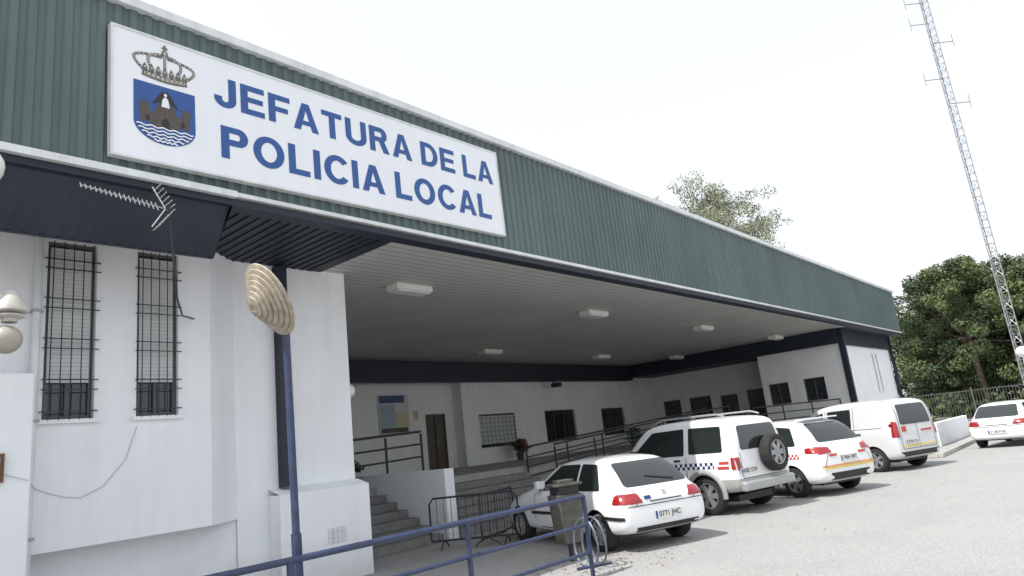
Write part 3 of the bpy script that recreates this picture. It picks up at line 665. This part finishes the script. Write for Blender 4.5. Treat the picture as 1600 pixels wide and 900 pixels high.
def build_car(name,label,st,L,wb,ro,rw,loc,heading,paint='white',spec=None,group='cars parked in front of the station'):
    """st: stations (x,zb,belt,top,w,wr). loc: world xy of rear axle centre; heading deg clockwise from +Y"""
    spec=spec or {};hd=rad(heading);fw=Vector((math.sin(hd),math.cos(hd),0));ce=Vector((loc[0],loc[1],0))+fw*(L/2-ro)
    E=empty(name,tuple(ce),label,spec.get('cat','car'),group,rz=rad(90)-hd)
    rings=[]
    for (x,zb,bl,tp,w,wr) in st:
        bl=min(bl,tp-.09)
        half=[(0,zb),(w*.55,zb),(w-.09,zb+.01),(w-.02,zb+.08),(w,zb+.22*(bl-zb)+.06),(w+.005,zb+.62*(bl-zb)),(w-.02,bl-.05),(w-.05,bl+.0),(wr+.03,tp-.10 if tp-bl>.25 else bl+(tp-bl)*.45),(wr-.01,tp-.045),(wr-.09,tp-.012),(wr*.45,tp+.004),(0,tp+.008)]
        ring=[(x-L/2,y,z) for y,z in half]+[(x-L/2,-y,z) for y,z in reversed(half[1:-1])];rings.append(ring)
    n=len(rings[0]);vs=[v for r_ in rings for v in r_];fs=[]
    for i in range(len(rings)-1):
        for j in range(n): fs.append((i*n+j,i*n+(j+1)%n,(i+1)*n+(j+1)%n,(i+1)*n+j))
    fs.append(tuple(range(n))[::-1]);fs.append(tuple((len(rings)-1)*n+j for j in range(n)))
    me=bpy.data.meshes.new('t');me.from_pydata(vs,[],fs)
    bm=bmesh.new();bm.from_mesh(me);bmesh.ops.recalc_face_normals(bm,faces=bm.faces);bm.to_mesh(me);bm.free()
    me.materials.append(M[paint] if isinstance(paint,str) else paint);me.materials.append(M['black'])
    t=bpy.data.objects.new('t',me);COL.objects.link(t);sm=t.modifiers.new('s','SUBSURF');sm.levels=2;sm.render_levels=2
    dg=bpy.context.evaluated_depsgraph_get();dg.update();e=t.evaluated_get(dg);mm=e.to_mesh()
    bvh=BVHTree.FromPolygons([v.co.copy() for v in mm.vertices],[tuple(q.vertices) for q in mm.polygons]);e.to_mesh_clear()
    W=max(s[4] for s in st);xs=(ro-L/2,ro+wb-L/2);g=G()
    for x in xs:
        for s in(-1,1):
            mx=Matrix.Translation((x,s*(W-.05),rw))@Matrix.Rotation(rad(90),4,'X');k=28;R_=rw+.055
            cv=[mx@Vector((R_*math.cos(2*math.pi*i/k),R_*math.sin(2*math.pi*i/k),z)) for z in(-.24,.24) for i in range(k)]
            g.add(cv,[tuple(range(k))[::-1],tuple(range(k,2*k))]+[(i,(i+1)%k,k+(i+1)%k,k+i) for i in range(k)],1)
    cu=g.make('cut',[paint,'black'],None);b=t.modifiers.new('b','BOOLEAN');b.object=cu;b.operation='DIFFERENCE';b.solver='EXACT'
    dg=bpy.context.evaluated_depsgraph_get();dg.update();bm_=bpy.data.meshes.new_from_object(t.evaluated_get(dg))
    bpy.data.objects.remove(t);bpy.data.objects.remove(cu)
    bm_.polygons.foreach_set('use_smooth',[True]*len(bm_.polygons));bm_.set_sharp_from_angle(angle=rad(32));bm_.name='body'
    body=link('body',bm_,E)
    def ray(u,z,view,off):
        if view=='L': o,d=Vector((u,3,z)),Vector((0,-1,0))
        elif view=='R': o,d=Vector((u,-3,z)),Vector((0,1,0))
        elif view=='B': o,d=Vector((-5,u,z)),Vector((1,0,0))
        else: o,d=Vector((5,u,z)),Vector((-1,0,0))
        h=bvh.ray_cast(o,d)
        if h[0] is None: h=bvh.find_nearest(o+d*(3 if view in'LR' else 5-L/2))
        nn=h[1]; 
        if nn.dot(d)>0: nn=-nn
        return h[0]+nn*off
    def decal(pname,poly,view,m,off=.006,rings=5,thick=0,parent=E):
        cx=sum(q[0] for q in poly)/len(poly);cz=sum(q[1] for q in poly)/len(poly);pp=[]
        for i in range(len(poly)):
            a_,b_=poly[i],poly[(i+1)%len(poly)];ln=math.dist(a_,b_);k=max(1,int(ln/.07))
            pp+=[(a_[0]+(b_[0]-a_[0])*j/k,a_[1]+(b_[1]-a_[1])*j/k) for j in range(k)]
        g=G();vv=[ray(cx,cz,view,off)];k=len(pp)
        for r_ in range(1,rings+1):
            for q in pp: vv.append(ray(cx+(q[0]-cx)*r_/rings,cz+(q[1]-cz)*r_/rings,view,off))
        ff=[(0,1+j,1+(j+1)%k) for j in range(k)]
        for r_ in range(rings-1):
            for j in range(k): ff.append((1+r_*k+j,1+(r_+1)*k+j,1+(r_+1)*k+(j+1)%k,1+r_*k+(j+1)%k))
        base=len(vv)
        for q in pp: vv.append(ray(q[0],q[1],view,-.004))
        for j in range(k): a0=1+(rings-1)*k; ff.append((a0+j,base+j,base+(j+1)%k,a0+(j+1)%k))
        g.add(vv,ff);o=g.make(pname,[m],parent,False,world=False)
        b2=bmesh.new();b2.from_mesh(o.data);bmesh.ops.recalc_face_normals(b2,faces=b2.faces);b2.to_mesh(o.data);b2.free()
        o.data.polygons.foreach_set('use_smooth',[True]*len(o.data.polygons));o.data.set_sharp_from_angle(angle=rad(50));return o
    def rnd(poly,r=.05):
        out=[];k=len(poly)
        for i in range(k):
            a_,b_,c_2=Vector(poly[i-1]),Vector(poly[i]),Vector(poly[(i+1)%k]);d1=(a_-b_);d2=(c_2-b_);r1=min(r,d1.length*.4,d2.length*.4)
            p1=b_+d1.normalized()*r1;p2=b_+d2.normalized()*r1
            for t_ in(0,.33,.67,1): q=p1*(1-t_)**2+b_*2*t_*(1-t_)+p2*t_**2;out.append((q.x,q.y))
        return out
    def line(pts,view,wd_=.012,m='black',off=.004,nm='seam'):
        g=G()
        for i in range(len(pts)-1):
            a_,b_=Vector(pts[i]),Vector(pts[i+1]);k=max(2,int((b_-a_).length/.06));nr=(b_-a_).normalized();nr=Vector((-nr.y,nr.x))*wd_/2;vv=[]
            for j in range(k+1):
                q=a_.lerp(b_,j/k);vv+=[ray(*(q+nr),view,off),ray(*(q-nr),view,off)]
            g.add(vv,[(2*j,2*j+1,2*j+3,2*j+2) for j in range(k)])
        return g.make(nm,[m],E,True,world=False)
    X=lambda x:x-L/2
    for poly in spec.get('side',[]):
        for v in'LR': decal('side_window',rnd([(X(x),z) for x,z in poly],.04),v,'carglass')
    for v,key,nm in(('B','rear','rear_window'),('F','front','windscreen')):
        if key in spec: decal(nm,rnd([(y,z) for y,z in spec[key]],.07),v,'carglass',rings=7)
    for poly in spec.get('tail',[]):
        for s in(1,-1): decal('tail_light',rnd([(s*y,z) for y,z in poly],.025),'B','red',.012)
    for poly in spec.get('tail_side',[]):
        for v in'LR': decal('tail_light',rnd([(X(x),z) for x,z in poly],.02),v,'red',.010)
    for poly in spec.get('head',[]):
        for s in(1,-1): decal('headlight',rnd([(s*y,z) for y,z in poly],.03),'F','lampglass',.012)
    for ln in spec.get('seams',[]):
        for v in'LR': line([(X(x),z) for x,z in ln],v)
    for ln in spec.get('rseams',[]): line(ln,'B')
    for ln in spec.get('trims',[]):
        for v in'LR': line([(X(x),z) for x,z in ln[0]],v,ln[1],ln[2],.012,'trim')
    for nm,poly,v,m in spec.get('marks',[]): decal(nm,[((X(a_) if v in'LR' else a_),b_) for a_,b_ in poly],v,m,.009)
    for x,z in spec.get('handles',[]):
        for s,v in((1,'L'),(-1,'R')):
            q=ray(X(x),z,v,.02);g=G();g.mbox(Matrix.Translation(q),.16,.03,.035);g.make('door_handle',[spec.get('handlemat','black')],E,world=False,bevel=.01)
    mxx,mz=spec.get('mirror',(2.55,.95))
    for s,v in((1,'L'),(-1,'R')):
        q=ray(X(mxx),mz,v,.10);g=G();g.mbox(Matrix.Translation(q),.10,.17,.13);g.tube([q,ray(X(mxx)+.02,mz-.04,v,-.02)],.02);g.make('mirror',[spec.get('mirrormat','white')],E,world=False,bevel=.025)
    py,pz=spec.get('plate',(0,.55));q=ray(py,pz,'B',.018);g=G();g.mbox(Matrix.Translation(q),.012,.52,.115);pl=g.make('number_plate',['plate'],E,world=False)
    g=G();g.mbox(Matrix.Translation(q+Vector((-.0075,.238,0))),.002,.04,.11);g.make('plate_band',['signblue'],pl,world=False)
    fc=bpy.data.curves.new('f','FONT');fc.body=spec.get('ptext','0771 JHC');fc.size=.105;fc.align_x='CENTER';fc.align_y='CENTER';fc.offset=.002
    fo=bpy.data.objects.new('f',fc);COL.objects.link(fo);dg=bpy.context.evaluated_depsgraph_get();dg.update();tm=bpy.data.meshes.new_from_object(fo.evaluated_get(dg));bpy.data.objects.remove(fo)
    rm=Matrix.Translation(q+Vector((-.008,-.02,0)))@Matrix(((0,0,-1,0),(-1,0,0,0),(0,1,0,0),(0,0,0,1)));tm.transform(rm);tm.materials.clear();tm.materials.append(M['black']);link('plate_text',tm,pl)
    for x in xs:
        for s in(-1,1): wheel_mesh(E,(x,s*(W-.125),rw),rw,.20,s,spec.get('spokes',7),spec.get('rimmat','rim'))
    g=G();g.box(-L/2+.3,L/2-.3,-W+.35,W-.35,.22,.34);g.make('underbody',['black'],E,world=False)
    return E,ray,X,line,decal
# --- hatchback
hs_=[(.00,.36,.70,.74,.70,.62),(.03,.30,.74,.80,.77,.68),(.12,.26,.80,.90,.82,.66),(.30,.24,.85,1.09,.84,.63),(.50,.23,.87,1.25,.845,.60),(.66,.22,.87,1.345,.845,.575),(.95,.22,.87,1.38,.845,.57),(1.5,.21,.87,1.40,.845,.57),(2.05,.21,.87,1.36,.845,.565),(2.35,.21,.87,1.25,.845,.59),(2.65,.21,.87,1.08,.845,.64),(2.92,.22,.86,.95,.84,.70),(3.3,.22,.82,.88,.83,.70),(3.7,.24,.72,.78,.80,.66),(3.92,.26,.62,.68,.72,.58),(4.0,.32,.52,.58,.60,.50)]
hspec=dict(side=[[(.62,.90),(.86,1.29),(1.28,1.31),(1.28,.90)],[(1.34,.90),(1.34,1.31),(1.98,1.30),(2.52,.98),(2.55,.90)]],
 rear=[(-.62,.93),(.62,.93),(.53,1.29),(-.53,1.29)],front=[(-.66,.98),(.66,.98),(.52,1.28),(-.52,1.28)],
 tail=[[(.44,.70),(.76,.70),(.77,.84),(.50,.84)]],tail_side=[[(.05,.70),(.26,.71),(.24,.83),(.10,.83)]],head=[[(.38,.60),(.66,.60),(.68,.72),(.42,.72)]],
 seams=[[(1.31,.30),(1.31,.87)],[(2.62,.40),(2.62,.86)],[(1.31,.30),(2.5,.30)]],rseams=[[(-.72,.66),(.72,.66)],[(-.56,.66),(-.52,.90)],[(.56,.66),(.52,.90)]],
 trims=[([(.05,.50),(.55,.52)],.05,'black'),([(1.1,.54),(2.75,.54)],.05,'black')],handles=[(1.45,.78)],mirror=(2.4,.95),plate=(0,.50),ptext='0771 JHC',
 marks=[('rear_strip',[(-.3,.70),(.3,.70),(.3,.715),(-.3,.715)],'B','black'),('badge',[(-.04,.78),(.04,.78),(.04,.84),(-.04,.84)],'B','silver'),('town_badge',[(.28,.74),(.40,.74),(.40,.79),(.28,.79)],'B','bluemark'),('rear_skirt',[(-.6,.30),(.6,.30),(.6,.36),(-.6,.36)],'B','black')],spokes=9,rimmat='silver')
E,ray,X,line,decal=build_car('parked_car','white older hatchback with dark rear window beside the bin',hs_,4.0,2.58,.72,.29,(9.95,6.22),21,spec=hspec)
line([(-.35,.97),(.15,1.06)],'B',.02,'black',.02,'wiper')
# --- SUV
def twotone():
    m=mat('two_tone_paint',(.80,.81,.82),.3,var=.04,coat=.6);nt=m.node_tree;N=nt.nodes;Lk=nt.links;b=N['Principled BSDF']
    tc=N.new('ShaderNodeTexCoord');s=N.new('ShaderNodeSeparateXYZ');Lk.new(tc.outputs['Object'],s.inputs[0]);lt=N.new('ShaderNodeMath');lt.operation='LESS_THAN';lt.inputs[1].default_value=.66;Lk.new(s.outputs['Z'],lt.inputs[0])
    x=N.new('ShaderNodeMixRGB');src=b.inputs['Base Color'].links[0].from_socket;Lk.new(lt.outputs[0],x.inputs['Fac']);Lk.new(src,x.inputs['Color1']);x.inputs['Color2'].default_value=(.38,.38,.36,1);Lk.new(x.outputs[0],b.inputs['Base Color']);return m
def checker(name,c1,c2,s):
    m=bpy.data.materials.new(name);m.use_nodes=True;N=m.node_tree.nodes;Lk=m.node_tree.links;b=N['Principled BSDF'];b.inputs['Roughness'].default_value=.35
    tc=N.new('ShaderNodeTexCoord');mp=N.new('ShaderNodeMapping');mp.inputs['Location'].default_value=(.003,.5,.003);mp.inputs['Scale'].default_value=(1,0,1);c=N.new('ShaderNodeTexChecker');c.inputs['Scale'].default_value=s;c.inputs['Color1'].default_value=c1+(1,);c.inputs['Color2'].default_value=c2+(1,)
    Lk.new(tc.outputs['Object'],mp.inputs[0]);Lk.new(mp.outputs[0],c.inputs['Vector']);Lk.new(c.outputs['Color'],b.inputs['Base Color']);return m
M['twotone']=twotone();M['check']=checker('police_checks',(.015,.03,.10),(.75,.76,.78),16)
M['check2']=checker('red_white_checks',(.5,.03,.03),(.78,.78,.76),20)
ss=[(.00,.48,.88,.98,.78,.66),(.02,.44,1.00,1.40,.86,.72),(.07,.42,1.08,1.70,.89,.70),(.18,.40,1.10,1.79,.895,.69),(.45,.38,1.10,1.83,.90,.685),(1.2,.36,1.10,1.85,.90,.685),(2.0,.36,1.10,1.84,.90,.68),(2.35,.36,1.10,1.77,.90,.68),(2.65,.36,1.10,1.52,.90,.70),(2.92,.36,1.09,1.24,.895,.74),(3.15,.36,1.07,1.16,.89,.76),(3.7,.38,1.02,1.11,.88,.75),(4.05,.42,.95,1.03,.84,.72),(4.18,.46,.82,.90,.78,.66)]
sspec=dict(side=[[(.30,1.17),(.34,1.66),(1.12,1.68),(1.12,1.17)],[(1.24,1.15),(1.24,1.68),(2.10,1.66),(2.62,1.26),(2.64,1.15)]],
 rear=[(-.66,1.18),(.66,1.18),(.60,1.64),(-.60,1.64)],front=[(-.72,1.22),(.72,1.22),(.62,1.68),(-.62,1.68)],
 tail=[[(.72,.82),(.83,.82),(.84,1.06),(.75,1.06)]],tail_side=[[(.03,.84),(.10,.84),(.12,1.06),(.06,1.06)]],head=[[(.45,.78),(.72,.78),(.72,.93),(.45,.93)]],
 seams=[[(1.18,.50),(1.18,1.12)],[(2.62,.55),(2.62,1.10)],[(1.18,.50),(2.5,.48)]],rseams=[[(-.70,.66),(.70,.66)],[(-.68,.66),(-.68,1.14)],[(.70,.66),(.70,1.14)]],
 trims=[([(1.1,.62),(2.75,.62)],.10,'silver')],handles=[(1.40,1.06)],mirror=(2.5,1.22),plate=(.52,.80),ptext='4382 CNV',spokes=6,cat='car',mirrormat='black',
 marks=[('checkered_band',[(.50,.88),(3.5,.88),(3.5,1.0),(.50,1.0)],'L','check'),('checkered_band',[(.50,.88),(3.5,.88),(3.5,1.0),(.50,1.0)],'R','check'),
 ('red_lettering_block',[(.16,.86),(.42,.86),(.42,.91),(.16,.91)],'L','redmark'),('red_lettering_block',[(.16,.95),(.38,.95),(.38,1.0),(.16,1.0)],'L','redmark')])
E,ray,X,line,decal=build_car('parked_car','white and silver police off-roader with rear spare wheel',ss,4.18,2.50,.78,.37,(13.75,6.28),12,paint=M['twotone'],spec=sspec)
wheel_mesh(E,(X(-.12),-.22,1.06),.36,.22,1,6,'rim',rot=Matrix.Rotation(rad(90),4,'Z'),nm='spare_wheel')
for s in(1,-1):
    g=G();g.tube([(X(.3),s*.58,1.84),(X(.5),s*.58,1.90),(X(1.9),s*.58,1.91),(X(2.1),s*.58,1.85)],.018);g.make('roof_rail',['silver'],E,True,world=False)
g=G();g.mbox(Matrix.Translation((X(-.04),0,.52)),.14,1.66,.18);g.make('bumper',['silver'],E,world=False,bevel=.04)
for x in (X(.78),X(3.28)):
    for s in(1,-1):
        g=G();pts=[(x+.445*math.cos(rad(t)),s*.905,.37+.445*math.sin(rad(t))) for t in range(-5,190,12)];g.tube(pts,.05,8)
        g.make('wheel_arch_trim',['silver'],E,True,world=False)
# --- MPV
ms=[(.00,.38,.78,.84,.74,.64),(.04,.32,.86,.95,.82,.70),(.14,.27,.93,1.12,.88,.68),(.32,.25,.98,1.36,.90,.65),(.52,.24,1.0,1.53,.905,.63),(.85,.23,1.0,1.59,.905,.625),(1.5,.22,1.0,1.62,.905,.63),(2.2,.22,.99,1.59,.905,.63),(2.65,.22,.97,1.46,.905,.64),(3.1,.22,.95,1.25,.90,.68),(3.45,.22,.93,1.07,.89,.72),(3.8,.23,.88,.97,.87,.70),(4.15,.25,.76,.83,.80,.62),(4.33,.28,.62,.68,.70,.54),(4.38,.34,.55,.60,.58,.46)]
mspec=dict(side=[[(.60,1.06),(.80,1.44),(1.22,1.49),(1.22,1.04)],[(1.28,1.04),(1.28,1.50),(2.10,1.50),(2.10,1.02)],[(2.16,1.02),(2.16,1.49),(2.62,1.38),(3.05,1.12),(3.08,1.01)]],
 rear=[(-.66,1.10),(.66,1.10),(.56,1.50),(-.56,1.50)],front=[(-.70,1.10),(.70,1.10),(.58,1.50),(-.58,1.50)],
 tail=[[(.46,.88),(.80,.86),(.82,1.02),(.50,.99)]],tail_side=[[(.07,.88),(.34,.90),(.36,1.00),(.14,1.02)]],head=[[(.38,.66),(.7,.68),(.72,.82),(.42,.76)]],
 seams=[[(1.25,.35),(1.25,1.02)],[(2.13,.34),(2.13,1.0)],[(3.0,.45),(3.0,.98)]],rseams=[[(-.72,.62),(.72,.62)],[(-.72,.62),(-.56,.9)],[(.72,.62),(.56,.9)]],
 handles=[(1.42,.93),(2.28,.91)],handlemat='white',mirror=(2.85,1.08),plate=(0,.74),ptext='7406 HBT',spokes=5,
 marks=[('orange_stripe',[(-.80,.60),(.80,.60),(.80,.625),(-.80,.625)],'B','orange'),('yellow_stripe',[(-.76,.55),(.76,.55),(.76,.59),(-.76,.59)],'B','yellow'),
 ('red_lettering_block',[(.34,.80),(.56,.80),(.56,.85),(.34,.85)],'B','redmark'),('red_lettering_block',[(-.34,.80),(-.56,.80),(-.56,.85),(-.34,.85)],'B','redmark'),
 ('checkered_band',[(.5,.80),(1.2,.80),(1.2,.90),(.5,.90)],'L','check2'),('rear_skirt',[(-.6,.33),(.6,.33),(.6,.47),(-.6,.47)],'B','black')])
E,ray,X,line,decal=build_car('parked_car','white police people carrier with orange stripe across its tail',ms,4.38,2.78,.76,.31,(16.12,5.3),22,spec=mspec)
g=G();g.mbox(Matrix.Translation((X(.62),0,1.60)),.22,1.1,.03);g.make('spoiler',['white'],E,world=False,bevel=.01)
# --- van
vs_=[(.00,.40,.95,1.10,.78,.70),(.03,.34,1.06,1.50,.86,.74),(.10,.30,1.10,1.74,.89,.72),(.28,.28,1.10,1.83,.90,.71),(.8,.27,1.10,1.87,.90,.71),(1.8,.26,1.10,1.87,.90,.71),(2.4,.26,1.10,1.82,.90,.70),(2.8,.26,1.09,1.62,.90,.70),(3.2,.26,1.06,1.34,.90,.72),(3.5,.26,1.02,1.14,.89,.74),(3.9,.28,.92,1.01,.86,.70),(4.25,.30,.78,.86,.78,.62),(4.38,.36,.62,.70,.64,.52)]
vspec=dict(side=[[(1.30,1.16),(1.30,1.68),(2.05,1.67),(2.05,1.14)],[(2.2,1.13),(2.2,1.66),(2.62,1.56),(3.1,1.2),(3.12,1.12)]],
 rear=[(-.64,1.16),(.64,1.16),(.58,1.68),(-.58,1.68)],front=[(-.7,1.18),(.7,1.18),(.6,1.68),(-.6,1.68)],
 tail=[[(.74,.85),(.84,.85),(.84,1.25),(.76,1.25)]],tail_side=[[(.03,.86),(.13,.86),(.13,1.26),(.06,1.26)]],head=[[(.4,.72),(.7,.74),(.72,.92),(.44,.86)]],
 seams=[[(1.22,.4),(1.22,1.7)],[(2.12,.4),(2.12,1.7)],[(3.1,.5),(3.1,1.05)],[(.4,1.12),(2.1,1.12)]],rseams=[[(0,.55),(0,1.75)],[(-.7,.55),(.7,.55)],[(-.7,.55),(-.68,1.7)],[(.7,.55),(.68,1.7)]],
 trims=[([(1.0,.58),(2.9,.58)],.09,'black')],handles=[(2.25,1.0),(1.1,1.0)],mirror=(2.95,1.2),plate=(.30,.72),ptext='2950 DLS',spokes=5,cat='van',
 marks=[('yellow_stripe',[(-.68,.60),(.68,.60),(.68,.64),(-.68,.64)],'B','yellow'),('red_lettering_block',[(-.60,.95),(-.15,.95),(-.15,1.0),(-.60,1.0)],'B','redmark'),
 ('red_lettering_block',[(.45,.98),(.62,.98),(.62,1.12),(.45,1.12)],'B','redmark'),('rear_skirt',[(-.8,.36),(.8,.36),(.8,.48),(-.8,.48)],'B','black')])
M['vansilver']=mat('van_silver_white',(.60,.61,.62),.3,var=.04,coat=.6)
E,ray,X,line,decal=build_car('parked_van','white high-roofed police van with barn doors and markings',vs_,4.38,2.72,.74,.31,(21.1,4.9),22,paint='vansilver',spec=vspec)
# --- far hatch
fspec=dict(hspec);fspec['ptext']='3128 FGK';fspec['marks']=hspec['marks'][:2];fspec['spokes']=5;fspec['handlemat']='white'
build_car('parked_car','small white hatchback parked apart near the lamp post',hs_,4.0,2.58,.72,.30,(27.3,3.05),100,spec=fspec)
